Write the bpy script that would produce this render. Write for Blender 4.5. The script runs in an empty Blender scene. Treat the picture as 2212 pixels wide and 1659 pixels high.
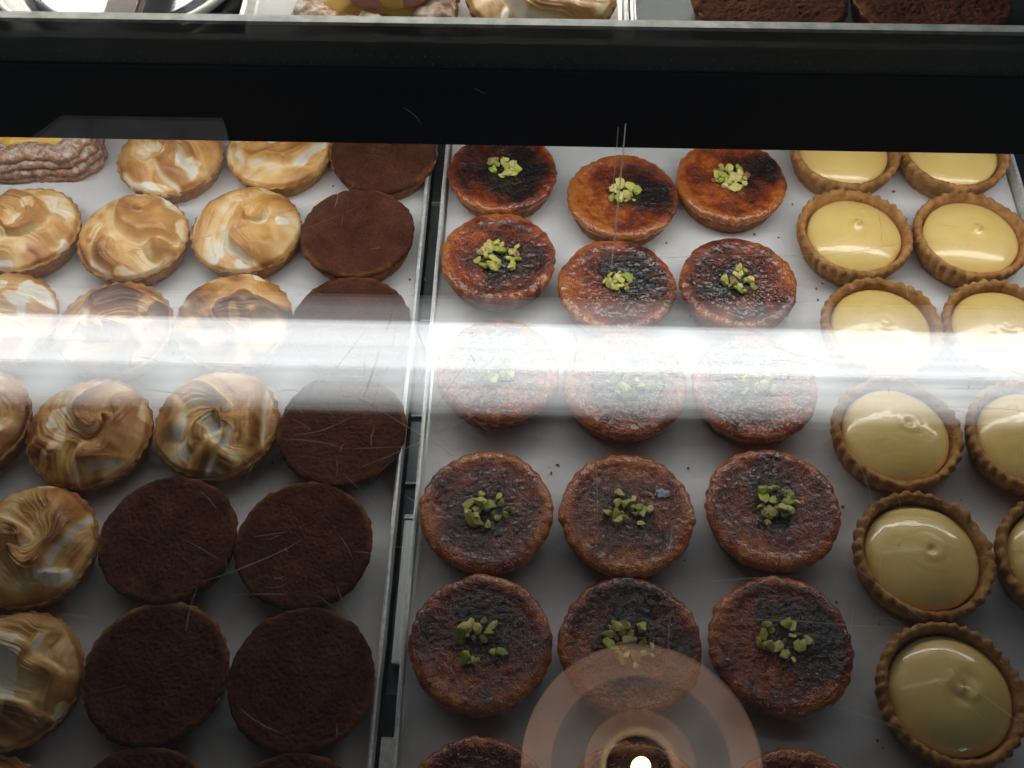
import bpy, bmesh, math, random
import numpy as np
from mathutils import Vector, Matrix

sc = bpy.context.scene
COL = sc.collection
rad = math.radians

# ------------------------------------------------------------------ camera
cd = bpy.data.cameras.new('camera')
cam = bpy.data.objects.new('camera', cd); COL.objects.link(cam)
cd.sensor_width = 36.0; cd.lens = 36.0 * 2268 / 2212
cd.clip_start = 0.01; cd.clip_end = 50
RX, UP, FW = (0.9995, 0.0298, -0.0065), (-0.0217, 0.845, 0.5343), (-0.0214, 0.5339, -0.8453)
cam.matrix_world = Matrix(((RX[0], UP[0], -FW[0], 0), (RX[1], UP[1], -FW[1], 0),
                           (RX[2], UP[2], -FW[2], 0.60), (0, 0, 0, 1)))
cd.dof.use_dof = True; cd.dof.focus_distance = 0.66; cd.dof.aperture_fstop = 40.0
sc.camera = cam
sc.render.resolution_x, sc.render.resolution_y = 1024, 768

# ------------------------------------------------------------------ world, exposure
w = bpy.data.worlds.new('World'); sc.world = w; w.use_nodes = True
bg = w.node_tree.nodes['Background']
bg.inputs[0].default_value = (0.72, 0.85, 1.0, 1); bg.inputs[1].default_value = 0.012
sc.view_settings.view_transform = 'Standard'; sc.view_settings.look = 'None'
sc.view_settings.exposure = 0; sc.view_settings.gamma = 1
sc.cycles.use_denoising = True
sc.cycles.max_bounces = 10; sc.cycles.transparent_max_bounces = 16
sc.cycles.sample_clamp_indirect = 6.0

# ------------------------------------------------------------------ lamps
def area(name, loc, target, sx, sy, power, col):
    l = bpy.data.lights.new(name, 'AREA'); l.shape = 'RECTANGLE'; l.size = sx; l.size_y = sy
    l.energy = power; l.color = col
    o = bpy.data.objects.new(name, l); COL.objects.link(o); o.location = loc
    o.rotation_euler = (Vector(target) - Vector(loc)).to_track_quat('-Z', 'Y').to_euler()
    return o
# fluorescent strip mounted under the upper shelf, behind its black front
area('shelf_strip_light', (0.02, 0.500, 0.186), (0.02, 0.47, 0.0), 1.10, 0.03, 1.53, (1.0, 0.985, 0.955))
# strip that lights the upper shelf from the back of the case
area('upper_shelf_strip_light', (-0.15, 0.62, 0.335), (-0.15, 0.44, 0.24), 0.60, 0.02, 2.4, (1.0, 0.95, 0.86))
# daylight from the shop front behind the customer
area('shop_front_daylight', (1.2, -1.75, 1.40), (0.2, 0.2, 0.0), 0.34, 0.24, 2.2, (0.62, 0.8, 1.0))

# ------------------------------------------------------------------ noise (numpy)
def _h(i, j, k, seed):
    n = (i * 374761393 + j * 668265263 + k * 1440662683 + seed * 974634777) & 0xFFFFFFFF
    n = ((n ^ (n >> 13)) * 1274126177) & 0xFFFFFFFF
    return ((n ^ (n >> 16)) & 0xFFFF) / 65535.0
def vn(x, y, z=0.0, seed=0):
    x = np.asarray(x, float); y = np.asarray(y, float); z = np.broadcast_to(np.asarray(z, float), x.shape)
    i, j, k = np.floor(x), np.floor(y), np.floor(z)
    u, v, t = x - i, y - j, z - k
    i, j, k = i.astype(np.int64), j.astype(np.int64), k.astype(np.int64)
    u, v, t = u*u*(3-2*u), v*v*(3-2*v), t*t*(3-2*t)
    r = 0
    for a in (0, 1):
        for b in (0, 1):
            for c in (0, 1):
                r = r + _h(i+a, j+b, k+c, seed) * (u if a else 1-u) * (v if b else 1-v) * (t if c else 1-t)
    return r
def fbm(x, y, z=0.0, seed=0, o=4):
    s, a, tot = 0, 1.0, 0.0
    for q in range(o):
        s = s + a * vn(x * 2**q + 17.3*q, y * 2**q - 9.1*q, np.asarray(z) * 2**q, seed + q); tot += a; a *= .5
    return s / tot
def sm(a, b, x):
    t = np.clip((x - a) / (b - a), 0, 1); return t*t*(3-2*t)

# ------------------------------------------------------------------ materials
def mat(name):
    m = bpy.data.materials.new(name); m.use_nodes = True
    nt = m.node_tree; return m, nt, nt.nodes['Principled BSDF'], nt.nodes['Material Output']
def N(nt, t, **kw):
    n = nt.nodes.new(t)
    for k, v in kw.items():
        if k.startswith('i_'): n.inputs[k[2:].replace('_', ' ')].default_value = v
        else: setattr(n, k, v)
    return n
def coords(nt, scale=1.0, spread=True):
    """object coordinates, shifted by a random amount on every object"""
    tc = N(nt, 'ShaderNodeTexCoord'); oi = N(nt, 'ShaderNodeObjectInfo')
    mu = N(nt, 'ShaderNodeMath', operation='MULTIPLY'); mu.inputs[1].default_value = 37.0
    nt.links.new(oi.outputs['Random'], mu.inputs[0])
    ad = N(nt, 'ShaderNodeVectorMath', operation='ADD')
    nt.links.new(tc.outputs['Object'], ad.inputs[0]); nt.links.new(mu.outputs[0], ad.inputs[1])
    return ad.outputs[0]
def noise(nt, co, scale, detail=4, rough=.6):
    n = N(nt, 'ShaderNodeTexNoise'); n.inputs['Scale'].default_value = scale
    n.inputs['Detail'].default_value = detail; n.inputs['Roughness'].default_value = rough
    nt.links.new(co, n.inputs['Vector']); return n.outputs['Fac']
def ramp(nt, fac, stops):
    r = N(nt, 'ShaderNodeValToRGB'); e = r.color_ramp.elements
    while len(e) < len(stops): e.new(.5)
    for q, (p, c) in enumerate(stops): e[q].position = p; e[q].color = (*c, 1)
    nt.links.new(fac, r.inputs[0]); return r.outputs[0]
def mth(nt, op, a, b=None, c=None):
    n = N(nt, 'ShaderNodeMath', operation=op)
    for q, v in enumerate((a, b, c)):
        if v is None: continue
        if isinstance(v, (int, float)): n.inputs[q].default_value = v
        else: nt.links.new(v, n.inputs[q])
    return n.outputs[0]
def bump(nt, bs, height, strength, dist):
    b = N(nt, 'ShaderNodeBump'); b.inputs['Strength'].default_value = strength
    b.inputs['Distance'].default_value = dist; nt.links.new(height, b.inputs['Height'])
    nt.links.new(b.outputs[0], bs.inputs['Normal'])
def attr(nt, name):
    a = N(nt, 'ShaderNodeAttribute'); a.attribute_name = name; return a.outputs['Fac']

def plain(name, col, rough=.5, metal=0.0, spec=.5, grain=None):
    m, nt, b, o = mat(name)
    b.inputs['Base Color'].default_value = (*col, 1); b.inputs['Roughness'].default_value = rough
    b.inputs['Metallic'].default_value = metal; b.inputs['Specular IOR Level'].default_value = spec
    if grain:
        co = coords(nt); f = noise(nt, co, grain[0], 5)
        d = [c * (1 - grain[1]) for c in col]; l = [min(1, c * (1 + grain[1])) for c in col]
        nt.links.new(ramp(nt, f, [(.3, d), (.7, l)]), b.inputs['Base Color'])
        nt.links.new(mth(nt, 'MULTIPLY_ADD', f, .25, rough - .12), b.inputs['Roughness'])
    return m

# caramel with burnt patches
m, nt, b, o = mat('burnt_caramel'); M_CAR = m
co = coords(nt)
f1 = noise(nt, co, 140, 6, .65); f2 = noise(nt, co, 700, 3)
bu = mth(nt, 'ADD', attr(nt, 'burn'), mth(nt, 'MULTIPLY', mth(nt, 'SUBTRACT', f1, .5), .75))
bu = mth(nt, 'ADD', bu, mth(nt, 'MULTIPLY', mth(nt, 'SUBTRACT', f2, .5), .35))
nt.links.new(ramp(nt, bu, [(.0, (.46, .135, .018)), (.15, (.35, .066, .009)), (.34, (.19, .034, .008)), (.56, (.085, .017, .006)), (.85, (.012, .007, .006))]), b.inputs['Base Color'])
vo = N(nt, 'ShaderNodeTexVoronoi'); vo.inputs['Scale'].default_value = 540; nt.links.new(co, vo.inputs['Vector'])
dm = N(nt, 'ShaderNodeMapRange', interpolation_type='SMOOTHSTEP'); nt.links.new(vo.outputs['Distance'], dm.inputs[0]); dm.inputs[1].default_value = .38; dm.inputs[2].default_value = .05
hh = mth(nt, 'ADD', mth(nt, 'MULTIPLY', dm.outputs[0], 1.0), mth(nt, 'ADD', mth(nt, 'MULTIPLY', f1, .8), mth(nt, 'MULTIPLY', f2, .8)))
bump(nt, b, hh, .85, .0010)
vb = N(nt, 'ShaderNodeTexVoronoi'); vb.inputs['Scale'].default_value = 430; nt.links.new(co, vb.inputs['Vector'])
db = N(nt, 'ShaderNodeMapRange', interpolation_type='SMOOTHSTEP'); nt.links.new(vb.outputs['Distance'], db.inputs[0]); db.inputs[1].default_value = .34; db.inputs[2].default_value = .04
bb = N(nt, 'ShaderNodeBump'); bb.inputs['Strength'].default_value = .8; bb.inputs['Distance'].default_value = .0009
nt.links.new(mth(nt, 'ADD', db.outputs[0], mth(nt, 'MULTIPLY', f1, .5)), bb.inputs['Height']); nt.links.new(bb.outputs[0], b.inputs['Coat Normal'])
nt.links.new(mth(nt, 'MULTIPLY_ADD', f1, .30, .08), b.inputs['Roughness'])
b.inputs['Coat Weight'].default_value = .7; b.inputs['Coat Roughness'].default_value = .07
b.inputs['Specular IOR Level'].default_value = .55

def pastry(name, dark, mid, light, scale=180):
    m, nt, b, o = mat(name); co = coords(nt)
    f1 = noise(nt, co, scale, 6, .65); f2 = noise(nt, co, 38, 3)
    f = mth(nt, 'ADD', mth(nt, 'MULTIPLY', f1, .65), mth(nt, 'MULTIPLY', f2, .35))
    nt.links.new(ramp(nt, f, [(.33, dark), (.5, mid), (.68, light)]), b.inputs['Base Color'])
    b.inputs['Roughness'].default_value = .72; b.inputs['Specular IOR Level'].default_value = .25
    bump(nt, b, noise(nt, co, 900, 5, .7), .6, .0006); return m
M_SHELL = pastry('short_pastry', (.20, .080, .022), (.42, .20, .062), (.60, .34, .12))
M_BRUSH = pastry('caramel_stained_pastry', (.12, .033, .009), (.27, .088, .020), (.45, .20, .055))
M_CHSH = pastry('cocoa_dusted_pastry', (.10, .035, .013), (.24, .095, .03), (.42, .19, .06))

m, nt, b, o = mat('cocoa_crumb'); M_CHO = m; mxc = N(nt, 'ShaderNodeMix', data_type='RGBA')
co = coords(nt); f1 = noise(nt, co, 900, 4, .75); f2 = noise(nt, co, 60, 3)
f = mth(nt, 'ADD', mth(nt, 'MULTIPLY', f1, .62), mth(nt, 'MULTIPLY', f2, .38))
nt.links.new(ramp(nt, f, [(.34, (.038, .012, .008)), (.52, (.100, .034, .019)), (.70, (.20, .080, .044))]), mxc.inputs['A'])
mxc.inputs['B'].default_value = (.22, .088, .030, 1); nt.links.new(attr(nt, 'edge'), mxc.inputs['Factor']); nt.links.new(mxc.outputs['Result'], b.inputs['Base Color'])
b.inputs['Roughness'].default_value = .95; b.inputs['Specular IOR Level'].default_value = .08
bump(nt, b, f1, .9, .0009)

m, nt, b, o = mat('toasted_meringue'); M_MER = m
co = coords(nt); f1 = noise(nt, co, 170, 5)
t = mth(nt, 'ADD', attr(nt, 'toast'), mth(nt, 'MULTIPLY', mth(nt, 'SUBTRACT', f1, .5), .22))
nt.links.new(ramp(nt, t, [(.08, (.88, .82, .70)), (.24, (.85, .60, .29)), (.46, (.68, .36, .105)), (.70, (.40, .155, .034)), (.95, (.11, .036, .010))]), b.inputs['Base Color'])
b.inputs['Roughness'].default_value = .44; b.inputs['Coat Weight'].default_value = .08
b.inputs['Subsurface Weight'].default_value = .05; b.inputs['Subsurface Radius'].default_value = (.004, .003, .002); b.inputs['Subsurface Scale'].default_value = 1.0
bump(nt, b, noise(nt, co, 480, 3), .12, .0004)

m, nt, b, o = mat('lemon_cream'); M_CRM = m
co = coords(nt); f1 = noise(nt, co, 30, 3)
nt.links.new(ramp(nt, f1, [(.3, (.84, .58, .18)), (.7, (.89, .67, .26))]), b.inputs['Base Color'])
b.inputs['Roughness'].default_value = .24; b.inputs['Coat Weight'].default_value = .55; b.inputs['Coat Roughness'].default_value = .06
b.inputs['Subsurface Weight'].default_value = .10; b.inputs['Subsurface Radius'].default_value = (.004, .003, .0015); b.inputs['Subsurface Scale'].default_value = 1.0
wv = N(nt, 'ShaderNodeTexWave', wave_type='RINGS', rings_direction='Z'); wv.inputs['Scale'].default_value = 75
wv.inputs['Distortion'].default_value = 3.5; wv.inputs['Detail Scale'].default_value = 40
tcx = N(nt, 'ShaderNodeTexCoord'); nt.links.new(tcx.outputs['Object'], wv.inputs['Vector'])
bump(nt, b, mth(nt, 'ADD', mth(nt, 'MULTIPLY', wv.outputs['Fac'], .12), f1), .22, .0012)

def nut(name, a, c):
    m, nt, b, o = mat(name); co = coords(nt)
    nt.links.new(ramp(nt, noise(nt, co, 260, 3), [(.35, a), (.65, c)]), b.inputs['Base Color'])
    b.inputs['Roughness'].default_value = .55; bump(nt, b, noise(nt, co, 900, 3), .3, .0004); return m
M_NUT = [nut('pistachio_yellow_green', (.52, .50, .09), (.74, .66, .22)),
         nut('pistachio_green', (.26, .36, .035), (.50, .53, .10)),
         nut('pistachio_pale', (.58, .52, .16), (.76, .66, .30)),
         nut('pistachio_skin', (.22, .09, .07), (.46, .40, .10))]

m, nt, b, o = mat('baking_paper'); M_PAP = m
co = coords(nt); f1 = noise(nt, co, 9, 4); f2 = noise(nt, co, 60, 3)
st = noise(nt, co, 26, 3); mxp = N(nt, 'ShaderNodeMix', data_type='RGBA'); nt.links.new(ramp(nt, f1, [(.3, (.67, .68, .70)), (.7, (.74, .745, .76))]), mxp.inputs['A'])
mxp.inputs['B'].default_value = (.60, .54, .46, 1); nt.links.new(ramp(nt, st, [(.62, (0, 0, 0)), (.72, (.45, .45, .45))]), mxp.inputs['Factor']); nt.links.new(mxp.outputs['Result'], b.inputs['Base Color'])
b.inputs['Roughness'].default_value = .6; b.inputs['Specular IOR Level'].default_value = .3
bump(nt, b, mth(nt, 'ADD', f1, mth(nt, 'MULTIPLY', f2, .1)), .25, .004)

def brushed(name, col, rough):
    m, nt, b, o = mat(name); tc = N(nt, 'ShaderNodeTexCoord'); mp = N(nt, 'ShaderNodeMapping')
    mp.inputs['Scale'].default_value = (900, 14, 900); nt.links.new(tc.outputs['Object'], mp.inputs[0])
    f = noise(nt, mp.outputs[0], 1, 4)
    nt.links.new(ramp(nt, f, [(.3, [c*.7 for c in col]), (.7, col)]), b.inputs['Base Color'])
    b.inputs['Metallic'].default_value = 1.0
    nt.links.new(mth(nt, 'MULTIPLY_ADD', f, .25, rough), b.inputs['Roughness']); return m
M_STEEL = brushed('brushed_steel', (.66, .68, .68), .22)
M_EDGE = plain('worn_aluminium_edge', (.80, .81, .79), .45, .35, .5, (300, .25))
M_BLACK = plain('black_enamel', (.0025, .0025, .003), .5, 0, .12)
M_DARK = plain('dark_case_metal', (.028, .034, .038), .45, .3, .4, (40, .35))
M_VENT = plain('dark_green_riser', (.095, .125, .120), .35, 0, .5, (20, .3))
M_DOT = plain('vent_stud', (.30, .28, .22), .5)
M_LIP = plain('pale_glass_edge', (.74, .84, .80), .35, 0, .5, (120, .3))
M_CRUMB = plain('crumb', (.30, .13, .05), .8, 0, .2, (500, .5))
M_FLAKE = plain('sugar_flake', (.36, .41, .50), .35, 0, .5, (400, .5))
M_PLATE = plain('white_glazed_plate', (.80, .81, .80), .2)
M_GREY = plain('grey_glaze', (.10, .10, .12), .18, .4, .5, (30, .4))
M_BAR = plain('chocolate_bar', (.075, .030, .016), .4, 0, .4, (80, .2))

m, nt, b, o = mat('sugar_dusted_puff'); M_PUFF = m
co = coords(nt); f1 = noise(nt, co, 210, 6, .75); f2 = noise(nt, co, 60, 3)
ge = N(nt, 'ShaderNodeNewGeometry'); sx = N(nt, 'ShaderNodeSeparateXYZ'); nt.links.new(ge.outputs['Normal'], sx.inputs[0])
brown = ramp(nt, f2, [(.3, (.24, .080, .022)), (.7, (.48, .21, .07))])
dust = mth(nt, 'ADD', mth(nt, 'MULTIPLY', f1, 3.6), mth(nt, 'MULTIPLY_ADD', sx.outputs['Z'], .36, -1.80))
mx = N(nt, 'ShaderNodeMix', data_type='RGBA'); cl = N(nt, 'ShaderNodeClamp'); nt.links.new(dust, cl.inputs[0])
nt.links.new(cl.outputs[0], mx.inputs['Factor']); nt.links.new(brown, mx.inputs['A']); mx.inputs['B'].default_value = (.86, .80, .74, 1)
nt.links.new(mx.outputs['Result'], b.inputs['Base Color']); b.inputs['Roughness'].default_value = .85
bump(nt, b, f1, .6, .001)
M_CUST = plain('yellow_custard', (.78, .46, .09), .25, 0, .5, (60, .25))
M_FRUIT = plain('pink_fruit', (.60, .23, .18), .2, 0, .5, (60, .35))

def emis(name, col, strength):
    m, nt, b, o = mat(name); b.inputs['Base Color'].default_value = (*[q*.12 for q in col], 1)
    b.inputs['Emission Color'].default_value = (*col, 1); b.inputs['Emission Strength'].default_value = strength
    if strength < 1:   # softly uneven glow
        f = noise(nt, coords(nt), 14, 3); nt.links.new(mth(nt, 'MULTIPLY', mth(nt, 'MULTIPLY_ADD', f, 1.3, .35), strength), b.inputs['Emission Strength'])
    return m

# ------------------------------------------------------------------ object helpers
def link(o, parent=None):
    COL.objects.link(o)
    if parent is not None: o.parent = parent
    return o
def thing(name, label, cat, loc=(0, 0, 0), rz=0, group=None):
    o = bpy.data.objects.new(name, None); o.empty_display_size = .01; link(o)
    o.location = loc; o.rotation_euler = (0, 0, rz); o['label'] = label; o['category'] = cat
    if group: o['group'] = group
    return o
def mk(name, mesh, material, parent=None, label=None, cat=None, kind=None, group=None):
    if material is not None and not mesh.materials: mesh.materials.append(material)
    o = bpy.data.objects.new(name, mesh); link(o, parent)
    if label: o['label'] = label
    if cat: o['category'] = cat
    if kind: o['kind'] = kind
    if group: o['group'] = group
    return o
def mesh_np(name, V, F, smooth=True):
    me = bpy.data.meshes.new(name); me.from_pydata(V.tolist() if hasattr(V, 'tolist') else V, [], F)
    if smooth: me.polygons.foreach_set('use_smooth', [True] * len(me.polygons))
    me.update(); return me
def grid(rings, cap0=True, cap1=False):
    """rings: list of (n,3) arrays, first innermost/top"""
    n = len(rings[0]); V = np.concatenate(rings); F = []
    a = np.arange(n); bq = np.roll(a, -1)
    for q in range(len(rings) - 1):
        F += np.stack([q*n + a, (q+1)*n + a, (q+1)*n + bq, q*n + bq], 1).tolist()
    if cap0:
        V = np.concatenate([V, rings[0].mean(0)[None]]); c = len(V) - 1
        F += [[c, int(i), int(j)] for i, j in zip(a, bq)]
    if cap1:
        k = (len(rings) - 1) * n
        F.append([int(k + i) for i in a[::-1]])
    return V, F
def ring(r, z, th): return np.stack([r*np.cos(th), r*np.sin(th), np.broadcast_to(z, th.shape)], 1)
def box_bm(bm, x0, x1, y0, y1, z0, z1, bev=0):
    r = bmesh.ops.create_cube(bm, size=1, matrix=Matrix.Translation(((x0+x1)/2, (y0+y1)/2, (z0+z1)/2)) @ Matrix.Diagonal((x1-x0, y1-y0, z1-z0, 1)))
    if bev:
        es = {e for v in r['verts'] for e in v.link_edges}
        bmesh.ops.bevel(bm, geom=list(es), offset=bev, segments=2, affect='EDGES')
def box(name, dims, material, parent=None, bev=0, **kw):
    bm = bmesh.new(); box_bm(bm, *dims, bev=bev); me = bpy.data.meshes.new(name); bm.to_mesh(me); bm.free()
    return mk(name, me, material, parent, **kw)
def setattr_mesh(me, name, arr):
    a = me.attributes.new(name, 'FLOAT', 'POINT'); a.data.foreach_set('value', np.asarray(arr, np.float32))

# ------------------------------------------------------------------ the case
box('case_floor', (-.9, .9, -.1, .9, -.06, -.045), M_DARK, kind='structure')

def tray(name, label, x0, x1, y0, y1, z, liner, lip=.012, wall=M_EDGE, group=None):
    t = thing(name, label, 'tray', (0, 0, 0), 0, group)
    box('tray_base', (x0, x1, y0, y1, z-.0035, z-.0010), M_STEEL, t)
    if liner is not None:
        xs = np.linspace(x0+.003, x1-.003, 40); ys = np.linspace(y0+.003, y1-.003, 50)
        X, Y = np.meshgrid(xs, ys); Z = z - .0003 + .0003*(fbm(X*14, Y*14, 0, 5)-.5)
        nx = len(xs); V = np.stack([X.ravel(), Y.ravel(), Z.ravel()], 1)
        F = [[j*nx+i, j*nx+i+1, (j+1)*nx+i+1, (j+1)*nx+i] for j in range(len(ys)-1) for i in range(nx-1)]
        mk('paper_liner', mesh_np('paper_liner', V, F), liner, t)
    for nm, d in (('side_lip', (x0-.0012, x0+.0012)), ('side_lip', (x1-.0012, x1+.0012))):
        # thin rolled lip, a little uneven along its length
        ys = np.linspace(y0, y1, 60); V = []; F = []
        for i, yv in enumerate(ys):
            wob = .0005*(vn(np.array([yv*35]), np.array([d[0]*99]))[0]-.5)
            for (dx, dz) in ((d[0], z-.0035), (d[0], z+lip-.0006), ((d[0]+d[1])/2, z+lip), (d[1], z+lip-.0006), (d[1], z-.0035)):
                V.append((dx+wob, yv, dz))
        for i in range(len(ys)-1):
            for k in range(5):
                a, c = i*5+k, i*5+(k+1) % 5; F.append([a, c, c+5, a+5])
        mk(nm, mesh_np(nm, V, F, False), wall, t)
    for d in ((y0-.0012, y0+.0012), (y1-.0012, y1+.0012)):
        box('end_lip', (x0+.002, x1-.002, d[0], d[1], z-.0035, z+lip-.001), wall, t)
    return t
tray('display_tray', 'long paper-lined tray holding the meringue and chocolate tarts, left of the metal gap', -.50, -.0850, .03, .74, 0, M_PAP, .011)
tray('display_tray', 'long paper-lined tray holding the pistachio and yellow cream tarts, right of the metal gap', -.0718, .3625, .03, .74, 0, M_PAP, .011)
o = thing('steel_channel', 'dark grey metal channel running along the gap between the lower trays', 'channel', (0, 0, 0))
box('channel_floor', (-.0836, -.0732, .03, .74, -.0215, -.0205), plain('dull_grey_metal', (.16, .19, .20), .4, .5, .5, (60, .3)), o)
for (ya, yb) in ((.3105, .3120), (.3620, .3632), (.4420, .4432), (.5550, .5565)): box('cross_rib', (-.0834, -.0734, ya, yb, -.0204, -.0170), M_EDGE, o)
o = thing('support_bar', 'brushed steel bar lying in the dark gap between the two lower trays', 'bar', (0, 0, 0))
box('bar', (-.0800, -.0738, .187, .279, -.016, -.004), M_STEEL, o, .0006)
box('end_cap', (-.0800, -.0738, .2793, .2820, -.016, -.0030), M_EDGE, o)
o = thing('bracket', 'shiny bright steel bracket low in the gap at the bottom of the picture', 'bracket', (0, 0, 0))
box('plate', (-.0834, -.0735, .05, .170, -.021, -.008), M_DARK, o, .0006)
box('tongue', (-.0815, -.0740, .04, .145, -.0078, -.0030), M_EDGE, o, .0004)

# upper shelf with its black front
YF = .415
s = thing('upper_shelf', 'black fronted upper shelf with a thin bright glass edge crossing the top', 'shelf', (0, YF, 0))
box('front_panel', (-.8, .8, 0, .014, .1852, .2380), M_BLACK, s, .0008)
rs = box('riser', (-.8, .8, .001, .005, .2384, .2632), M_VENT, s)
box('glass_edge', (-.8, .8, .0006, .0054, .2635, .2655), M_LIP, s)
box('shelf_board', (-.8, .8, .0145, .34, .2140, .2235), M_BLACK, s)
box('trim_line', (-.8, .8, -.0006, -.0001, .2375, .2380), M_DARK, s)
bm = bmesh.new()
for zz in (.2455, .2405):
    for k in range(150):
        bmesh.ops.create_icosphere(bm, subdivisions=1, radius=.0006, matrix=Matrix.Translation((-.5 + k*.0068 + (0 if zz > .243 else .0034), .0008, zz)))
me = bpy.data.meshes.new('vent_studs'); bm.to_mesh(me); bm.free()
mk('vent_studs', me, M_DOT, rs, kind='stuff')

# ------------------------------------------------------------------ tart builders
TH = {}
def theta(n):
    if n not in TH: TH[n] = np.linspace(0, 2*np.pi, n, endpoint=False)
    return TH[n]

def shell_mesh(name, seed, R=.0405, Rb=.034, H=.018, nfl=30, amp=.0008):
    """fluted tart case side and base, closed underneath"""
    th = theta(180); rings = []
    fl = np.cos(nfl*th + 1.5*vn(np.cos(th)*2, np.sin(th)*2, seed*.37, seed))
    wob = 1 + .03*(fbm(np.cos(th)*1.3, np.sin(th)*1.3, 0, seed+3)-.5)
    tz = [1.0, .97, .9, .75, .5, .25, .05, 0]
    rings.append(ring((R-.004)*wob, H-.0005, th))
    for t in tz:
        r = (Rb + (R-Rb)*t**.8)*wob + amp*fl*(0.3+.7*t) + .0006*(fbm(np.cos(th)*9, np.sin(th)*9, t*4, seed+8)-.5)
        if t == 1.0: r = r - .0007
        rings.append(ring(r, H*t, th))
    V, F = grid(rings, cap0=True, cap1=True)
    return mesh_np(name, V, F)

def top_disc(name, seed, R, z0, zdrop, nr, nth, edge_noise, hfun, flute=(30, .0006)):
    th = theta(nth); rings = []
    Rt = R*(1 + edge_noise*(fbm(np.cos(th)*2.2, np.sin(th)*2.2, 0, seed)-.5)*2) + .0026*(fbm(np.cos(th)*8, np.sin(th)*8, 0, seed+1, 5)-.5) + flute[1]*np.cos(flute[0]*th + seed)
    S = np.concatenate([np.linspace(.02, .93, nr), np.array([.955, .975, .99, 1.0, 1.0, .992])])
    D = np.concatenate([np.zeros(nr), np.array([.04, .12, .26, .48, .75, 1.0])])
    for s_, d_ in zip(S, D):
        r = Rt*s_; x, y = r*np.cos(th), r*np.sin(th)
        z = z0 - zdrop*d_ + hfun(x, y, s_)*(1 - .6*d_)
        rings.append(np.stack([x, y, z], 1))
    return grid(rings, cap0=True)

def brulee(label, loc, seed, dark, n_nuts, spread, group):
    t = thing('brulee_tart', label, 'tart', (*loc, .0), seed*1.3 if False else 0, group)
    mk('crust', shell_mesh('crust', seed, .0402, .0345, .0165, 30, .0007), M_BRUSH, t)
    dx, dy, amt, bias = dark
    def hf(x, y, s_):
        g = fbm(x*420, y*420, 0, seed+20, 2) - .5
        bb = np.abs(fbm(x*900, y*900, 0, seed+30, 2) - .5)
        return .0006*(fbm(x*70, y*70, 0, seed+21, 3)-.5)*2 + .0009*g - .0007*bb + .0010*math.exp(-((s_-.86)/.09)**2) - .0006*math.exp(-(s_/.5)**2)
    V, F = top_disc('caramel_top', seed, .0408, .0200, .0050, 62, 240, .022, hf, (30, .00025))
    me = mesh_np('caramel_top', V, F)
    x, y = V[:, 0], V[:, 1]; rr = np.sqrt(x*x + y*y)/.041
    d = np.sqrt((x/.041-dx)**2 + (y/.041-dy)**2)
    lo = .7*fbm(x*60, y*60, 0, seed+40, 4) + .3*fbm(x*150+4, y*150, 0, seed+44, 3)
    burn = bias + (.14 if seed < 166 else .03) + (.85 if seed < 166 else .80)*amt*np.exp(-(d/.55)**2) + 1.25*(lo-.5) + .12*(fbm(x*220, y*220, 0, seed+41, 3)-.5)*2
    burn = burn - .34*sm(.74, 1.0, rr)*(.4 + 1.2*fbm(x*45+3, y*45, 0, seed+47, 2))
    setattr_mesh(me, 'burn', burn)
    ct = mk('caramel_top', me, M_CAR, t)
    rg = random.Random(seed*7+1); placed = []
    for k in range(int(n_nuts*1.25)):
        for _ in range(12):
            a, q = rg.uniform(0, 6.283), spread*math.sqrt(rg.uniform(0, 1))
            px, py = q*math.cos(a)*1.06, q*math.sin(a)*.9
            if all((px-u)**2+(py-v)**2 > .0026**2 for u, v in placed): break
        placed.append((px, py))
        vi = rg.choices(range(4), (5, 4, 3, 1.0))[0]
        me = NUTS[vi][rg.randrange(5)]
        o = bpy.data.objects.new('pistachio_piece', me); link(o, ct)
        sc_ = rg.uniform(1.0, 1.75)*(1 if k % 3 else .65)
        near = sum((px-u)**2+(py-v)**2 < .0045**2 for u, v in placed[:-1])
        o.location = (px, py, .0207 + .0009*sc_ + min(near, 2)*.0008); o.scale = (sc_,)*3
        o.rotation_euler = (rg.uniform(-.5, .5), rg.uniform(-.5, .5), rg.uniform(0, 6.28))
    return t

NUTS = []
for vi in range(4):
    L = []
    for q in range(5):
        rg = random.Random(vi*31+q*7+5); bm = bmesh.new()
        lx, ly, lz = rg.uniform(.0026, .0042), rg.uniform(.0019, .0027), rg.uniform(.0014, .0021)
        for _ in range(16):
            v = Vector((rg.gauss(0, 1), rg.gauss(0, 1), rg.gauss(0, 1))).normalized()
            if rg.random() < .5: v.z = abs(v.z)*.35 if v.z > 0 else v.z
            if q % 2 and v.x > .35: v.x = .35
            bm.verts.new((v.x*lx, v.y*ly, v.z*lz))
        r = bmesh.ops.convex_hull(bm, input=bm.verts[:])
        bmesh.ops.delete(bm, geom=[v for v in bm.verts if not v.link_faces], context='VERTS')
        me = bpy.data.meshes.new('pistachio_piece'); bm.to_mesh(me); bm.free()
        me.materials.append(M_NUT[vi]); L.append(me)
    NUTS.append(L)

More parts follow.
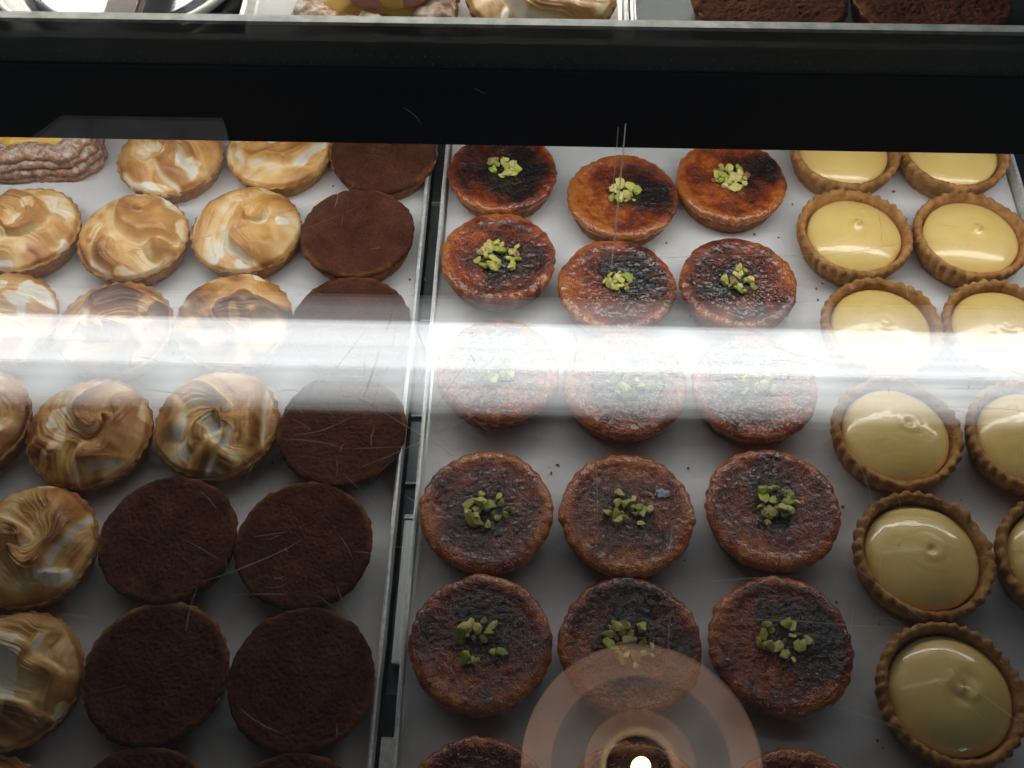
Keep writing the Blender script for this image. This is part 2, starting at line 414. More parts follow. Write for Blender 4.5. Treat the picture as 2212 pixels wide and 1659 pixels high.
def chocolate(label, loc, seed, group, bare=0.0, z=0.0, ang=0.0):
    t = thing('chocolate_tart', label, 'tart', (loc[0], loc[1], z), ang, group)
    mk('crust', shell_mesh('crust', seed, .0407 + bare*.3, .0350, .0182 if bare else .0168, 28, .0005), M_CHSH, t)
    def hf(x, y, s_):
        return .0020*(fbm(x*60, y*60, 0, seed, 3)-.5) + .0014*(fbm(x*600, y*700, 0, seed+9, 2)-.5) + .0006*sm(.7, .95, s_)
    V, F = top_disc('cocoa_top', seed, .0413 - bare*.6, .0196, .0048, 60, 260, .016, hf, (28, .00015))
    V[:, 1] -= bare*.7
    me = mesh_np('cocoa_top', V, F); q = np.hypot(V[:, 0], V[:, 1])/.0413; an = np.arctan2(V[:, 1], V[:, 0])
    setattr_mesh(me, 'edge', sm(.90, 1.0, q + .09*(fbm(V[:, 0]*300, V[:, 1]*300, 0, seed+50, 3)-.5))*sm(.42, .62, fbm(np.cos(an)*2.3, np.sin(an)*2.3, 0, seed+51, 4)))
    mk('cocoa_top', me, M_CHO, t)
    return t

def meringue(label, loc, seed, group, bias=0.0, z=0.0, ang=0.0, k1=2, tall=1.0):
    t = thing('meringue_tart', label, 'tart', (loc[0], loc[1], z), ang, group)
    mk('crust', shell_mesh('crust', seed, .0402, .0345, .0160, 28, .0007), M_SHELL, t)
    rg = random.Random(seed*13+3); R = .0390
    cx, cy = rg.uniform(-.22, .22), rg.uniform(-.22, .22)
    px, py = rg.uniform(-.5, .5), rg.uniform(-.5, .5); sgn = rg.choice((-1, 1)); a0 = rg.uniform(0, 6.28)
    nr, nth = 96, 288; th = theta(nth)
    Rt = R*(1 + .07*(fbm(np.cos(th)*1.8, np.sin(th)*1.8, 0, seed)-.5)*2 + .012*(fbm(np.cos(th)*8, np.sin(th)*8, 0, seed+1)-.5)*2)
    S = np.concatenate([np.linspace(.008, .955, nr), [.972, .986, .996, 1.0, .996]])
    X = (S[:, None]*np.cos(th)[None]); Y = (S[:, None]*np.sin(th)[None]); r = np.sqrt(X*X+Y*Y)
    wx = .55*(fbm(X*1.5+3, Y*1.5, 0, seed+5, 2)-.5); wy = .55*(fbm(X*1.5-7, Y*1.5+2, 0, seed+6, 2)-.5)
    u, v = X-cx+wx, Y-cy+wy
    rho = np.sqrt(u*u+v*v)+.02; ph = np.arctan2(v, u)
    # spatula swirl: a sharp-crested spiral fold, crossed by a second set of strokes
    def fold(p, drop=.16):
        s_ = (p/(2*np.pi)) % 1.0
        up = sm(0, 1-drop, s_)**1.3
        return np.where(s_ < 1-drop, up, 1 - sm(1-drop, 1, s_)), np.exp(-((s_-(1-drop*.45))/(drop*.42))**2)
    p1 = k1*ph*sgn + 6.6*rho**.9 + a0; f1, c1 = fold(p1)
    u2, v2 = X-px-wy*.8, Y-py+wx*.8
    ca, sa = math.cos(a0), math.sin(a0)
    p2 = 6.0*(u2*ca+v2*sa) + 2.2*(u2*u2+v2*v2) + a0*2; f2, c2 = fold(p2, .18)
    mk2 = sm(.42, .62, fbm(X*1.3+11, Y*1.3, 0, seed+15, 2))
    pp = np.where(mk2 > .5, p2, p1); fin = fbm(pp*3.2, rho*2.0, 0, seed+60, 2)-.5
    fold_h = f1*(1-mk2) + f2*mk2; cl = c1*(1-mk2) + c2*mk2
    env = sm(1.0, .62, r)*.85 + .15
    dome = (1-np.clip(r, 0, 1)**2.4)
    Z = .0175 + tall*(.0068*dome + .0086*fold_h*env*sm(0, .12, rho) + .0016*fin*env) + .0016*(fbm(X*2.5, Y*2.5, 0, seed+17, 3)-.5)*2*env
    # a small pulled peak
    Z += tall*.0030*np.exp(-((u/.10)**2+(v/.13)**2))
    Z = np.where(S[:, None] > .955, Z - .0032*((S[:, None]-.955)/.045)**1.5, Z)
    Z[-1] -= .0028; Z[-2] -= .0008
    Rr = Rt[None, :]*S[:, None]
    rings = [np.stack([Rr[q]*np.cos(th), Rr[q]*np.sin(th), Z[q]], 1) for q in range(len(S))]; s_edge = 1 - np.clip(r, 0, 1)
    V, F = grid(rings, cap0=True); me = mesh_np('meringue', V, F)
    lo = fbm(X*1.7+5, Y*1.7-3, 0, seed+25, 3)
    st = .6*fbm(pp*.9, rho*2.2, 0, seed+26, 3) + .4*fbm(X*3+wx*6, Y*3+wy*6, 0, seed+28, 3)
    toast = .42 + bias + .40*(fold_h-.4) + .50*(lo-.5) + .22*(st-.5) - .50*cl*sm(.38, .55, lo) + .12*fin + .30*np.exp(-((fold_h-.06)/.07)**2)*sm(.4, .6, lo)
    white = sm(.64, .70, fbm(X*2.1-9, Y*2.1+4, 0, seed+27, 3)); toast = toast - .40*white
    toast = toast + .30*np.exp(-(s_edge/.06)**2)*(lo-.2)
    tt = np.concatenate([toast.ravel(), [toast[0].mean()]])
    setattr_mesh(me, 'toast', np.clip(tt, 0, 1))
    mk('meringue', me, M_MER, t)
    return t

def cream(label, loc, seed, group, tip=0, off=(0, 0), fill=1.0, ang=0.0):
    t = thing('cream_tart', label, 'tart', (*loc, 0), ang, group)
    th = theta(264); rg = random.Random(seed)
    nf = rg.choice((30, 33, 36))
    jit = 2.2*vn(np.cos(th)*2.4, np.sin(th)*2.4, 0, seed)
    fl = .5+.5*np.cos(nf*th + jit); fl = .5 + (fl**.8-.5)*(.25 + .85*vn(np.cos(th)*3+5, np.sin(th)*3, 0, seed+71))
    big = fbm(np.cos(th)*1.4, np.sin(th)*1.4, 0, seed+2)-.5
    fine = lambda k, a=14: 1.7*(fbm(np.cos(th)*a, np.sin(th)*a, k*.7, seed+4)-.5)
    zr = .0232 + .0032*big + .0009*(fl-.5) + .0010*fine(3, 9)
    rag = 1.6*(fbm(np.cos(th)*5, np.sin(th)*5, 0, seed+61, 3)-.5); zr = zr + .0016*rag + .0012*np.minimum(0, fbm(np.cos(th)*4+9, np.sin(th)*4, 0, seed+62, 4)-.42)*8
    P = []  # from inner floor up over the rim and down outside
    ri = .0353 + .0014*big
    P.append((ri-.006, .0120 + 0*th)); P.append((ri-.0015, .0128 + .0004*fine(0)))
    P.append((ri-.0004 + .0006*fine(1), .0160 + 0*th)); P.append((ri + .0005*(fl-.5)+.0008*fine(2), zr*.45+.0110))
    P.append((ri+.0007+.0007*(fl-.5)+.0007*fine(4), zr-.0013)); P.append((ri+.0017+.0009*(fl-.5)+.0007*fine(11), zr-.0001+.0006*fine(12)))
    P.append((ri+.0032+.0014*(fl-.5)+.0008*fine(5), zr+.0005*fine(13))); P.append((ri+.0046+.0020*(fl-.5)+.0007*fine(6), zr-.0012))
    P.append((ri+.0052+.0024*(fl-.5)+.0008*fine(7), zr-.0034))
    for q, (dr, f_) in enumerate(((.0047, .68), (.0033, .5), (.0015, .3), (-.0002, .12), (-.0014, .02), (-.0022, 0))):
        P.append((ri+dr+.0021*(fl-.5)*(.4+f_)+.0005*fine(8+q), zr*f_))
    rings = [ring(np.asarray(r_)+0*th, z_, th) for r_, z_ in P]
    V, F = grid(rings, cap0=True, cap1=True)
    mk('crust', mesh_np('crust', V, F), M_SHELL, t)
    nth = 160; th2 = theta(nth); rings = []; ox, oy = off
    S = np.concatenate([np.linspace(.01, .9, 48), np.array([.93, .955, .975, .99, 1.0, 1.0])])
    base = .0150 + .0015*fill
    for q, s_ in enumerate(S):
        Rc = .0332*(1 + .02*(fbm(np.cos(th2)*1.5, np.sin(th2)*1.5, 0, seed+7)-.5)*2)
        x, y = Rc*s_*np.cos(th2), Rc*s_*np.sin(th2)
        z = base + .0100*fill*(1 - s_**2.2)**.78
        d = np.hypot(x-ox, y-oy); a = np.arctan2(y-oy, x-ox)
        if tip == 1: z = z + .0042*np.exp(-(d/.0024)**1.3) + .0006*np.exp(-(d/.007)**2)
        elif tip == 2: z = z - .0012*np.exp(-(d/.0022)**2) + .0004*np.exp(-((d-.005)/.003)**2)
        elif tip == 3: z = z - .0016*np.exp(-(d/.0035)**2)*np.cos(a-1) + .0009*np.exp(-((d-.0075)/.003)**2)*np.cos(2*a+1.2)
        z = z + .00010*np.cos(a*1.0 - d*900)*np.exp(-(d/.014)**2) + .0006*(fbm(x*55, y*55, 0, seed+9, 2)-.5)
        if q == len(S)-1: z = z - .0035
        rings.append(np.stack([x, y, z], 1))
    V, F = grid(rings, cap0=True)
    mk('cream', mesh_np('cream', V, F), M_CRM, t)
    return t

def puff(label, loc, seed, z, size, ang, fruit, group):
    t = thing('puff_pastry', label, 'pastry', (loc[0], loc[1], z), ang, group)
    th = theta(160); base = 1/np.maximum(np.abs(np.cos(th)), np.abs(np.sin(th)))
    sq = np.minimum(base, 1.16)*(1-.04*np.cos(4*th))
    zz = 0.0; h = .0080 if not fruit else .0058
    for k in range(4):
        wob = 1 + .07*(fbm(np.cos(th)*2.5, np.sin(th)*2.5, k*3, seed+k)-.5)*2 + .05*(fbm(np.cos(th)*14, np.sin(th)*14, k*3, seed+k+9)-.5)*2
        rr = size*sq*wob*(1.0, 1.02, 1.0, .97)[k]
        lift = .0022*(fbm(np.cos(th)*2, np.sin(th)*2, k*5, seed+30)-.5)*2
        rings = []
        inner = .60 if k == 3 else .2
        for f_, zf in ((inner, .3 if k == 3 else .9), (inner+.06, .75), (.8, 1.05), (.93, 1.0), (.985, .8), (1.0, .5), (.985, .2), (.93, 0), (.5, 0.02)):
            nz = .0030*(fbm(np.cos(th)*f_*11, np.sin(th)*f_*11, zf*2, seed+50+k, 5)-.5)*2
            rings.append(ring(rr*f_, zz + h*zf + lift*f_ + nz, th))
        V, F = grid(rings, cap0=True, cap1=True)
        mk('pastry_layer', mesh_np('pastry_layer', V, F), M_PUFF, t)
        zz += h*.93
    rings = []
    for f_, zf in ((.05, .0065), (.25, .006), (.45, .0045), (.58, .0025), (.64, 0.0005), (.64, -.003)):
        rings.append(ring(size*sq*f_*(1+.05*(vn(np.cos(th)*3, np.sin(th)*3, 0, seed)-.5)), zz - .003 + zf, th))
    V, F = grid(rings, cap0=True); mk('custard', mesh_np('custard', V, F), M_CUST, t)
    if fruit:
        for q in range(3):
            a = -.9 + q*.75; c0 = np.array([size*.30*math.sin(a)*1.3 + .010, -size*.14 - size*.06*(q == 1)])
            rings = []
            for f_, zf in ((.1, .008), (.5, .0072), (.85, .005), (1.0, .0015), (.9, -.002)):
                rings.append(ring(.014*f_*(1+.35*np.abs(np.cos(th-a))), zz + zf, th) + np.array([c0[0], c0[1], 0]))
            V, F = grid(rings, cap0=True); mk('fruit_slice', mesh_np('fruit_slice', V, F), M_FRUIT if q != 1 else M_CUST, t)
    return t

# ------------------------------------------------------------------ where everything stands
G_B = 'pistachio brulee tarts in the right tray'; G_M = 'toasted meringue tarts'; G_C = 'cocoa covered chocolate tarts'; G_Y = 'yellow cream tarts'
items = []   # kind, (x, y), args
bpos = [(-.0275, .5560), (.0621, .5337), (.143, .5508), (-.0275, .4735), (.0555, .4505), (.1404, .4540), (-.0245, .3779), (.059, .3692), (.1438, .3696),
        (-.0278, .2761), (.0578, .2762), (.1468, .2823), (-.0273, .1934), (.0573, .1944), (.1428, .1973), (-.0242, .1010), (.0579, .1010), (.1424, .0995)]
bpar = [((.2, .0, .9, .35), 13, .011), ((.55, .1, .8, .12), 16, .011), ((.65, .25, .9, .08), 20, .012),
        ((.15, -.1, .6, .22), 22, .015), ((.25, .2, .9, .18), 12, .010), ((-.1, .1, .7, .25), 14, .011),
        ((.0, .1, .5, .3), 14, .012), ((.1, -.1, .6, .3), 12, .011), ((-.3, .3, .5, .3), 12, .012),
        ((.0, -.05, .75, .28), 17, .013), ((-.15, -.05, .85, .14), 12, .013), ((.0, .2, .5, .32), 16, .014),
        ((.1, .35, .7, .34), 14, .014), ((.0, .3, .8, .38), 18, .015), ((.4, .2, .9, .26), 13, .014),
        ((0, 0, .5, .35), 10, .011), ((0, 0, .6, .3), 10, .011), ((0, 0, .5, .35), 10, .011)]
blab = ['blackened brulee tart with large pistachio bits beside the metal gap, cut by the shelf',
        'orange sided brulee tart with clustered pistachios, crossed by the crack line in the glass',
        'half burnt half orange brulee tart with many pistachios, right one under the shelf',
        'orange rimmed brulee tart with widely scattered small pistachio bits, beside the metal gap',
        'dark centred brulee tart with a small pistachio heap at the foot of the crack line',
        'dark streaked brulee tart with a pistachio heap, touching the top of the glare at right',
        'brulee tart almost whitened out by the glare, next to the metal gap',
        'brulee tart almost whitened out by the glare, middle one of three',
        'brulee tart almost whitened out by the glare, next to the cream tarts',
        'glossy dark centred brulee tart below the glare beside the metal gap',
        'amber rimmed brulee tart with chunky pistachios and a blue grey flake',
        'even reddish brown brulee tart with slim scattered pistachios, below the glare at right',
        'dull brown brulee tart with big pistachio chunks, last full one beside the metal gap',
        'black topped brulee tart with sparse pistachios just above the mirrored copper lamp',
        'brulee tart blackened on its right side, last full one beside the cream tarts',
        'brulee tart cut by the bottom edge beside the metal gap',
        'brulee tart cut by the bottom edge, seen through the mirrored copper lamp',
        'brulee tart cut by the bottom edge, right of the mirrored copper lamp']
for i, p in enumerate(bpos): items.append(['b', list(p), blab[i], i])
mpos = [(-.2839, .5560, 'golden meringue tart with diagonal streaks beside the sugared puff pastry'),
        (-.2006, .5655, 'golden meringue tart with white torn edge next to the rearmost chocolate tart'),
        (-.3686, .4880, 'swirled meringue tart cut by the left edge, in front of the sugared puff pastry'),
        (-.2927, .4890, 'meringue tart with a big white torn patch on its left side, second row'),
        (-.2124, .4965, 'finely ridged whitish meringue tart left of the second row chocolate tart'),
        (-.3676, .4150, 'pale meringue tart cut by the left edge just above the white glare'),
        (-.2878, .4100, 'dark toasted meringue tart with a curled peak, just above the white glare'),
        (-.2086, .4190, 'dark toasted meringue tart with thin bright ridges, just above the white glare'),
        (-.3600, .3330, 'meringue tart cut by the left edge just under the white glare'),
        (-.2855, .3290, 'rose swirled brown meringue tart just under the white glare'),
        (-.2055, .3400, 'meringue tart with pale grey folds partly under the glare beside a chocolate tart'),
        (-.2984, .2507, 'big swirled meringue tart with a white lower edge beside dark chocolate tarts'),
        (-.2890, .1690, 'dim meringue tart with deep folds at the lower left edge'),
        (-.2850, .0850, 'meringue tart barely showing in the bottom left corner')]
mpar = [(-.04, 2, 1.0), (-.02, 2, 1.0), (.0, 2, 1.1), (.02, 3, 1.05), (-.10, 3, 1.1), (-.06, 2, 1.0), (.28, 2, 1.0), (.24, 3, 1.05), (-.04, 2, 1.0), (.06, 2, 1.05), (-.05, 3, 1.0), (.0, 2, 1.15), (.02, 2, 1.1), (.15, 2, 1.0)]
for i, (x, y, l) in enumerate(mpos): items.append(['m', [x, y], l, i])
cpos = [(-.1203, .5740, 'chocolate tart cut off by the black shelf, with pale crust showing below', .0016),
        (-.1302, .4951, 'chocolate tart second from the shelf, right of the ridged whitish meringue tart', .0),
        (-.1273, .4120, 'chocolate tart half hidden by the top of the white glare', .0006),
        (-.1283, .3290, 'chocolate tart half hidden by the bottom of the white glare', .0),
        (-.2190, .2525, 'dark chocolate tart between the big meringue tart and another chocolate tart', .0),
        (-.1355, .2520, 'dark chocolate tart by the metal gap, two rows below the glare', .0),
        (-.2100, .1720, 'dark chocolate tart with a pale crust arc on its rear rim, lower left', .0018),
        (-.1267, .1715, 'dark chocolate tart by the metal gap in the last full row', .0),
        (-.2010, .0905, 'left one of the two chocolate tarts cut by the bottom edge', .0012),
        (-.1231, .0900, 'right one of the two chocolate tarts cut by the bottom edge', .0012)]
for i, (x, y, l, bq) in enumerate(cpos): items.append(['c', [x, y], l, (i, bq)])
ypos = [(.2310, .5830, 'yellow cream tart cut off by the black shelf, left of two', 0, (0, 0), 1.0),
        (.3134, .5836, 'yellow cream tart cut off by the black shelf, in the right corner', 0, (0, 0), .95),
        (.2274, .5010, 'yellow cream tart with a tall pointed tip in the middle', 1, (.0005, .002), 1.05),
        (.3104, .5010, 'yellow cream tart with a small blunt nub, near the right edge', 1, (.003, .001), .9),
        (.2340, .4190, 'cream tart with high rear crust half hidden by the top of the glare', 0, (.0, 0), .95),
        (.3150, .4190, 'cream tart cut by the right edge at the top of the glare', 0, (0, 0), .95),
        (.2302, .3366, 'cream tart with a zigzag highlight just under the glare', 2, (.006, .004), 1.0),
        (.3149, .3360, 'cream tart cut by the right edge just under the glare', 2, (0, 0), 1.0),
        (.2322, .2535, 'cream tart with a small dimple in its middle, two rows under the glare', 2, (.003, .001), .95),
        (.3163, .2530, 'cream tart of which only a sliver shows at the right edge', 2, (0, 0), .95),
        (.2331, .1715, 'front cream tart with a smeared swirl and a blue highlight', 3, (.005, .002), 1.0),
        (.2280, .0880, 'cream tart whose crust just shows at the bottom edge', 0, (0, 0), 1.0)]
for i, (x, y, l, tp, off, fi) in enumerate(ypos): items.append(['y', [x, y], l, (i, tp, off, fi)])

# nudge touching neighbours apart so that no two tarts share space
for _ in range(60):
    for a in range(len(items)):
        for c in range(a):
            p, q = items[a][1], items[c][1]
            dx, dy = p[0]-q[0], p[1]-q[1]; d = math.hypot(dx, dy)
            if d < .0812:
                k = (.0812-d)/d*.5
                p[0] += dx*k; p[1] += dy*k; q[0] -= dx*k; q[1] -= dy*k

for kind, p, lab, ar in items:
    if kind == 'b':
        d, n, sp = bpar[ar]; brulee(lab, p, 100+ar*11, d, n, sp, G_B)
    elif kind == 'm':
        bi, k1, ta = mpar[ar]; meringue(lab, p, 500+ar*17, G_M, bi, 0, 0, k1, ta)
    elif kind == 'c':
        chocolate(lab, p, 900+ar[0]*13, G_C, ar[1], 0, ar[0]*1.1)
    else:
        i, tp, off, fi = ar; cream(lab, p, 1300+i*19, G_Y, tp, off, fi, 0)
puff('sugar dusted puff pastry with yellow custard at the left edge below the shelf', (-.3880, .5960), 41, 0, .0460, .10, False, 'puff pastries')

# upper shelf goods
ZS = .2275
tray('upper_tray', 'white lined upper tray holding the fruit puff pastry and a meringue tart', -.158, .0440, .4235, .70, ZS, M_PAP, .012)
tray('upper_tray', 'dark upper tray holding two big chocolate tarts at the top right', .0475, .42, .4235, .70, ZS, M_DARK, .012)
puff('sugar dusted puff pastry with pink and yellow fruit on the upper shelf', (-.0875, .4700), 77, ZS, .0425, .0, True, 'puff pastries')
meringue('meringue tart on the upper shelf beside the fruit puff pastry', (-.0010, .4700), 811, G_M, -.15, ZS, 0, 2, .8)
chocolate('left chocolate tart on the upper shelf at the top right', (.1180, .4680), 821, G_C, .001, ZS)
chocolate('right chocolate tart on the upper shelf in the top right corner', (.2015, .4690), 831, G_C, .001, ZS, 2)
th = theta(160)
pl = thing('plate', 'white rimmed round plate with a grey glossy middle at the top left', 'plate', (-.232, .505, .2240))
rings = [ring(r_+0*th, z_, th) for r_, z_ in ((.052, .004), (.058, .0045), (.062, .010), (.070, .0165), (.0735, .0175), (.0745, .0165), (.070, .010), (.060, .001), (.05, 0))]
V, F = grid(rings, cap0=False, cap1=True); mk('rim', mesh_np('rim', V, F), M_PLATE, pl)
rings = [ring(r_+0*th, z_, th) for r_, z_ in ((.01, .0060), (.03, .0056), (.050, .0062), (.0585, .0066), (.0585, .0045))]
V, F = grid(rings, cap0=True); mk('glaze', mesh_np('glaze', V, F), M_GREY, pl)
box('chocolate_bar', (-.2265, -.2085, .4260, .520, .2416, .2470), M_BAR, None, .0012, label='flat brown chocolate bar lying across the white rimmed plate', cat='chocolate')

# ------------------------------------------------------------------ crumbs and flakes
rg = random.Random(4); bm = bmesh.new()
cr = [(.012, .312), (.016, .318), (.2, .455), (.205, .470), (.192, .545), (.178, .512), (.1945, .150), (.197, .146), (.186, .205), (-.165, .215), (-.168, .290), (-.245, .205), (.095, .505), (.1, .548), (-.158, .555), (.27, .46), (.272, .463), (.27, .30), (.1, .318)]
for k in range(80): cr.append((rg.uniform(-.33, .34), rg.uniform(.13, .58)))
for (x, y) in cr:
    q = rg.uniform(.0003, .0010)
    bmesh.ops.create_icosphere(bm, subdivisions=1, radius=q, matrix=Matrix.Translation((x, y, q*.5)) @ Matrix.Diagonal((rg.uniform(.7, 1.6), rg.uniform(.7, 1.4), .8, 1)))
me = bpy.data.meshes.new('crumbs'); bm.to_mesh(me); bm.free()
mk('crumbs', me, M_CRUMB, None, 'brown pastry crumbs scattered over the white paper', 'crumbs', 'stuff')

def flake(label, loc, r, seed, mm):
    th = theta(14); rr = r*(1+1.1*(vn(np.cos(th)*3.1, np.sin(th)*3.1, 0, seed)-.5)*2)
    rings = [ring(rr*.3, .0005, th), ring(rr*.9, .0004+.0003*np.cos(3*th), th), ring(rr, .0002, th)]
    V, F = grid(rings, cap0=True, cap1=True); o = mk('sugar_flake', mesh_np('sugar_flake', V, F), mm, None, label, 'flake'); o.location = loc
flake('blue grey sugar flake on the amber rimmed brulee tart', (.0800, .2890, .0210), .0036, 3, M_FLAKE)

# ------------------------------------------------------------------ pendant lamp and ceiling light (seen mirrored in the glass)
def lathe(name, prof, m, parent, n=96):
    th = theta(n); rings = [ring(r_+0*th, z_, th) for r_, z_ in prof]
    V, F = grid(rings, cap0=False); return mk(name, mesh_np(name, V, F), m, parent)
lamp = thing('pendant_lamp', 'copper pendant lamp with a glowing bulb mirrored in the glass at the bottom', 'lamp', (.155, .200, 1.50))
lathe('shade_ring', [(.121, .010), (.121, 0), (.160, 0), (.162, .004), (.158, .012), (.130, .04), (.121, .05)], emis('copper_rim_own_glow', (.62, .35, .24), .62), lamp)  # ring, shade and cup emit weakly, in place of light caught by copper
lathe('shade', [(.1205, .008), (.110, .06), (.085, .10), (.074, .105)], emis('copper_inside_own_glow', (.36, .27, .22), .46), lamp)
cup = lathe('inner_cup', [(.076, .022), (.074, .018), (.055, .016), (.046, .03), (.045, .045)], emis('copper_cup_own_glow', (.62, .36, .24), .60), lamp)
lathe('socket', [(.0455, .04), (.040, .07), (.006, .075)], M_BLACK, cup)
lathe('cord', [(.004, .105), (.004, .9)], M_BLACK, lamp, 12)
lathe('bulb', [(.0005, -.004), (.008, -.002), (.0125, .006), (.013, .016), (.009, .028), (.006, .05)], emis('bulb_glow', (1, .86, .42), 14), lamp, 32)

cl = thing('ceiling_light', 'long white ceiling light mirrored as a bright band across the glass', 'light', (0, 0, 2.0))
def diff_mat(name, col, peak):
    """prismatic lamp cover: brightness varies across its width, with fine lengthwise ribs"""
    m, nt, b, o = mat(name); tc = N(nt, 'ShaderNodeTexCoord'); mp = N(nt, 'ShaderNodeMapping')
    mp.inputs['Scale'].default_value = (.22, 60, 1); nt.links.new(tc.outputs['Object'], mp.inputs[0])
    f = noise(nt, mp.outputs[0], 1, 6, .75)
    sp = N(nt, 'ShaderNodeSeparateXYZ'); nt.links.new(tc.outputs['Object'], sp.inputs[0])
    mr = N(nt, 'ShaderNodeMapRange'); nt.links.new(sp.outputs['Y'], mr.inputs[0]); mr.inputs[1].default_value = .94; mr.inputs[2].default_value = 1.24
    k = lambda y: (y-.94)/.30
    g = lambda v: (v, v, v)
    pr = ramp(nt, mr.outputs[0], [(k(.957), g(.12)), (k(.980), g(.36)), (k(1.02), g(.56)), (k(1.045), g(.68)), (k(1.062), g(1.0)), (k(1.12), g(.95)), (k(1.150), g(.86)), (k(1.157), g(.74)), (k(1.160), g(.20)), (k(1.20), g(.12)), (k(1.222), g(.05))])
    m2 = N(nt, 'ShaderNodeMapRange'); nt.links.new(f, m2.inputs[0])
    for q, v in ((1, .3), (2, .7), (3, .62), (4, 1.22)): m2.inputs[q].default_value = v
    b.inputs['Base Color'].default_value = (.8, .8, .8, 1); b.inputs['Emission Color'].default_value = (*col, 1)
    nt.links.new(mth(nt, 'MULTIPLY', mth(nt, 'MULTIPLY', pr, m2.outputs[0]), peak), b.inputs['Emission Strength']); return m
M_DIF = diff_mat('lamp_cover', (.95, .99, 1.0), 3.9)
box('bright_diffuser', (-1.28, 1.16, 1.0485, 1.1600, .002, .02), M_DIF, cl)
box('side_diffuser', (-1.28, 1.16, .958, 1.0480, .002, .02), M_DIF, cl)
box('reflector', (-1.28, 1.16, 1.1605, 1.226, .002, .02), M_DIF, cl)
box('housing', (-1.30, 1.18, .95, 1.23, .021, .06), M_EDGE, cl)

pn = thing('ceiling_panel', 'pale ceiling panel given its own glow, mirrored faintly in the glass at the upper left', 'panel', (0, 0, 2.03))
bm = bmesh.new(); vs = [bm.verts.new(p) for p in ((-.781, 1.738, 0), (-.62, 1.24, 0), (-1.6, 1.24, 0), (-1.18, 1.738, 0))]
f_ = bm.faces.new(vs); e_ = bmesh.ops.extrude_face_region(bm, geom=[f_]); bmesh.ops.translate(bm, vec=(0, 0, .03), verts=[v for v in e_['geom'] if isinstance(v, bmesh.types.BMVert)])
bmesh.ops.recalc_face_normals(bm, faces=bm.faces[:]); me = bpy.data.meshes.new('panel_face'); bm.to_mesh(me); bm.free()
mk('panel_face', me, emis('pale_panel_own_glow', (.95, .97, 1.0), .075), pn)  # no lamp: emission put in so the panel mirrors as pale haze
# ------------------------------------------------------------------ the glass over the case
SL = rad(3.0); ZG = .306
m, nt, b, o = mat('clear_glass'); nt.nodes.remove(b); M_GL = m
fr = N(nt, 'ShaderNodeFresnel'); fr.inputs['IOR'].default_value = 2.1
gm = N(nt, 'ShaderNodeNewGeometry'); mr = N(nt, 'ShaderNodeMapRange'); nt.links.new(gm.outputs['Backfacing'], mr.inputs[0])
mr.inputs[3].default_value = 2.6; mr.inputs[4].default_value = 1/2.6; nt.links.new(mr.outputs[0], fr.inputs['IOR'])   # same reflectance on both faces
tr = N(nt, 'ShaderNodeBsdfTransparent'); tr.inputs[0].default_value = (.975, .985, .98, 1)
gl = N(nt, 'ShaderNodeBsdfGlossy'); gl.inputs['Roughness'].default_value = .0
ms = N(nt, 'ShaderNodeMixShader'); nt.links.new(fr.outputs[0], ms.inputs[0]); nt.links.new(tr.outputs[0], ms.inputs[1]); nt.links.new(gl.outputs[0], ms.inputs[2])
nt.links.new(ms.outputs[0], o.inputs['Surface'])
gt = thing('glass_top', 'clear scratched glass pane lying over the whole pastry case', 'glass', (0, 0, ZG)); gt.rotation_euler = (SL, 0, 0)
box('pane', (-.6, .6, -.03, .66, -.006, 0), M_GL, gt)
def tl(m, nt, b, o, alpha):
    # a roughened groove: scatters light from above and from below
    c = b.inputs['Base Color'].default_value[:]
    d = N(nt, 'ShaderNodeBsdfDiffuse'); t_ = N(nt, 'ShaderNodeBsdfTranslucent'); ad = N(nt, 'ShaderNodeAddShader')
    d.inputs[0].default_value = [q*.85 for q in c[:3]]+[1]; t_.inputs[0].default_value = [q*.85 for q in c[:3]]+[1]
    nt.links.new(d.outputs[0], ad.inputs[0]); nt.links.new(t_.outputs[0], ad.inputs[1])
    tp = N(nt, 'ShaderNodeBsdfTransparent'); mx = N(nt, 'ShaderNodeMixShader'); mx.inputs[0].default_value = alpha
    nt.links.new(tp.outputs[0], mx.inputs[1]); nt.links.new(ad.outputs[0], mx.inputs[2]); nt.links.new(mx.outputs[0], o.inputs['Surface']); nt.nodes.remove(b)
m, nt, b, o = mat('scratch'); M_SCR = m
b.inputs['Base Color'].default_value = (.75, .74, .68, 1); b.inputs['Roughness'].default_value = .9; b.inputs['Specular IOR Level'].default_value = .1
tl(m, nt, b, o, .52)
rg = random.Random(12); V = []; F = []
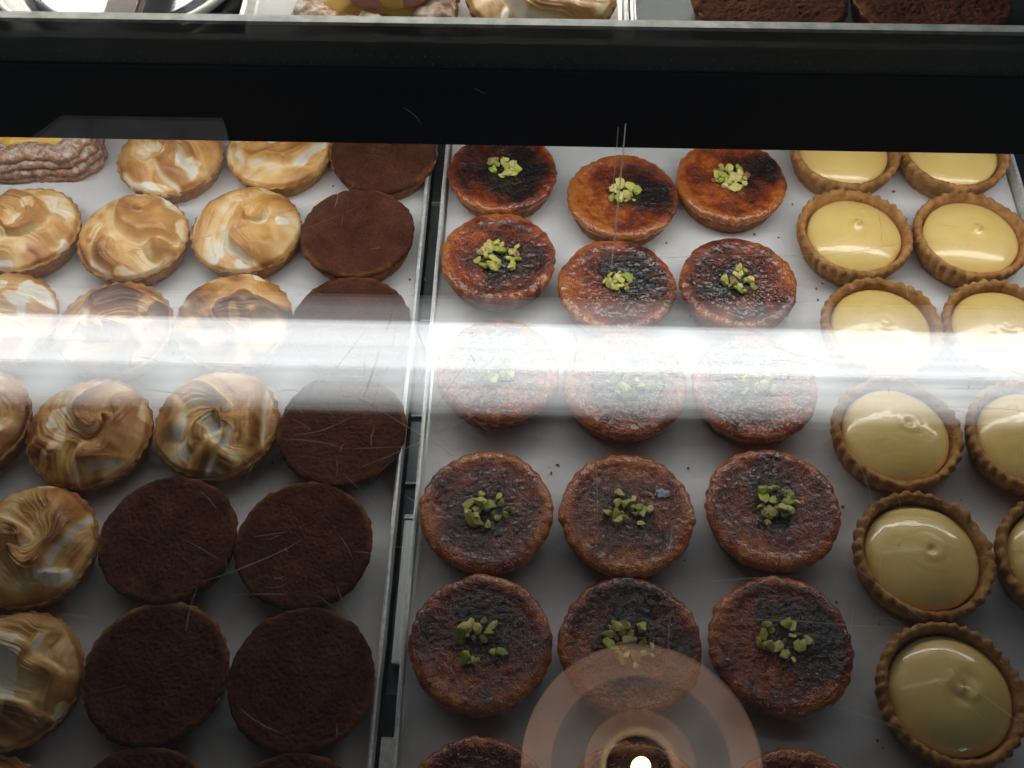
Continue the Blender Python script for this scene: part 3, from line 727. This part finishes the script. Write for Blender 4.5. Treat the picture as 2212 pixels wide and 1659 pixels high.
def scratch(x, y, a, L, wd, bend, z=.00006):
    n = max(3, int(L/.004)); px, py = x, y; pts = []
    for k in range(n+1):
        pts.append((px, py, a)); px += L/n*math.cos(a); py += L/n*math.sin(a); a += bend/n + rg.gauss(0, .04)
    i0 = len(V)
    for k, (qx, qy, qa) in enumerate(pts):
        ww = wd*.5*math.sin(math.pi*(.1+.8*k/n))
        V.append((qx-ww*math.sin(qa), qy+ww*math.cos(qa), z)); V.append((qx+ww*math.sin(qa), qy-ww*math.cos(qa), z))
    for k in range(n): F.append([i0+2*k, i0+2*k+1, i0+2*k+3, i0+2*k+2])
for k in range(340):
    y = min(max(rg.gauss(.165, .045), .06), .34); x = rg.uniform(-.17, .17)*(1+.6*y) + (.03 if rg.random() < .4 else 0)
    L = rg.choice((.0015, .0025, .004, .004, .006, .01, .016))*rg.uniform(.6, 1.4)
    a = rg.choice((rg.uniform(0, 3.14), rg.gauss(1.45, .25), rg.gauss(2.6, .3), rg.gauss(0.05, .1)))
    scratch(x, y, a, L, rg.uniform(.00010, .00022), rg.gauss(0, .4))
for (x, y, a, L, bd) in ((-.052, .150, .42, .046, .3), (-.075, .160, .15, .02, .6), (.020, .128, 1.60, .032, .1), (-.020, .150, 2.45, .05, .2), (.09, .125, -.7, .03, .1),
                         (-.095, .112, .35, .030, .1), (.045, .115, .1, .035, -.3), (.075, .150, .5, .03, .4), (-.125, .175, -.1, .03, .2), (.1, .135, 1.2, .02, 1.0), (.115, .095, -.8, .03, .2),
                         (-.055, .172, 1.3, .02, .2), (.06, .105, .02, .05, .02), (.13, .175, .02, .07, .05), (-.16, .228, .02, .10, 0), (.02, .230, .01, .12, 0), (-.02, .213, .01, .14, 0)):
    scratch(x, y, a, L, .00024, bd)
mk('scratches', mesh_np('scratches', V, F, False), M_SCR, gt, kind='stuff')
V = []; F = []
for (x0, y0, x1, y1, wd) in ((.0318, .292, .0265, .236, .0006), (.0290, .290, .0262, .255, .00022), (.0265, .236, .0252, .226, .00035)):
    i0 = len(V); V += [(x0-wd*.3, y0, .0001), (x0+wd*.3, y0, .0001), (x1+wd/2, y1, .0001), (x1-wd/2, y1, .0001)]; F.append([i0, i0+1, i0+2, i0+3])
m, nt, b, o = mat('crack_line'); b.inputs['Base Color'].default_value = (.9, .9, .88, 1); tl(m, nt, b, o, .85)
mk('crack', mesh_np('crack', V, F, False), m, gt)
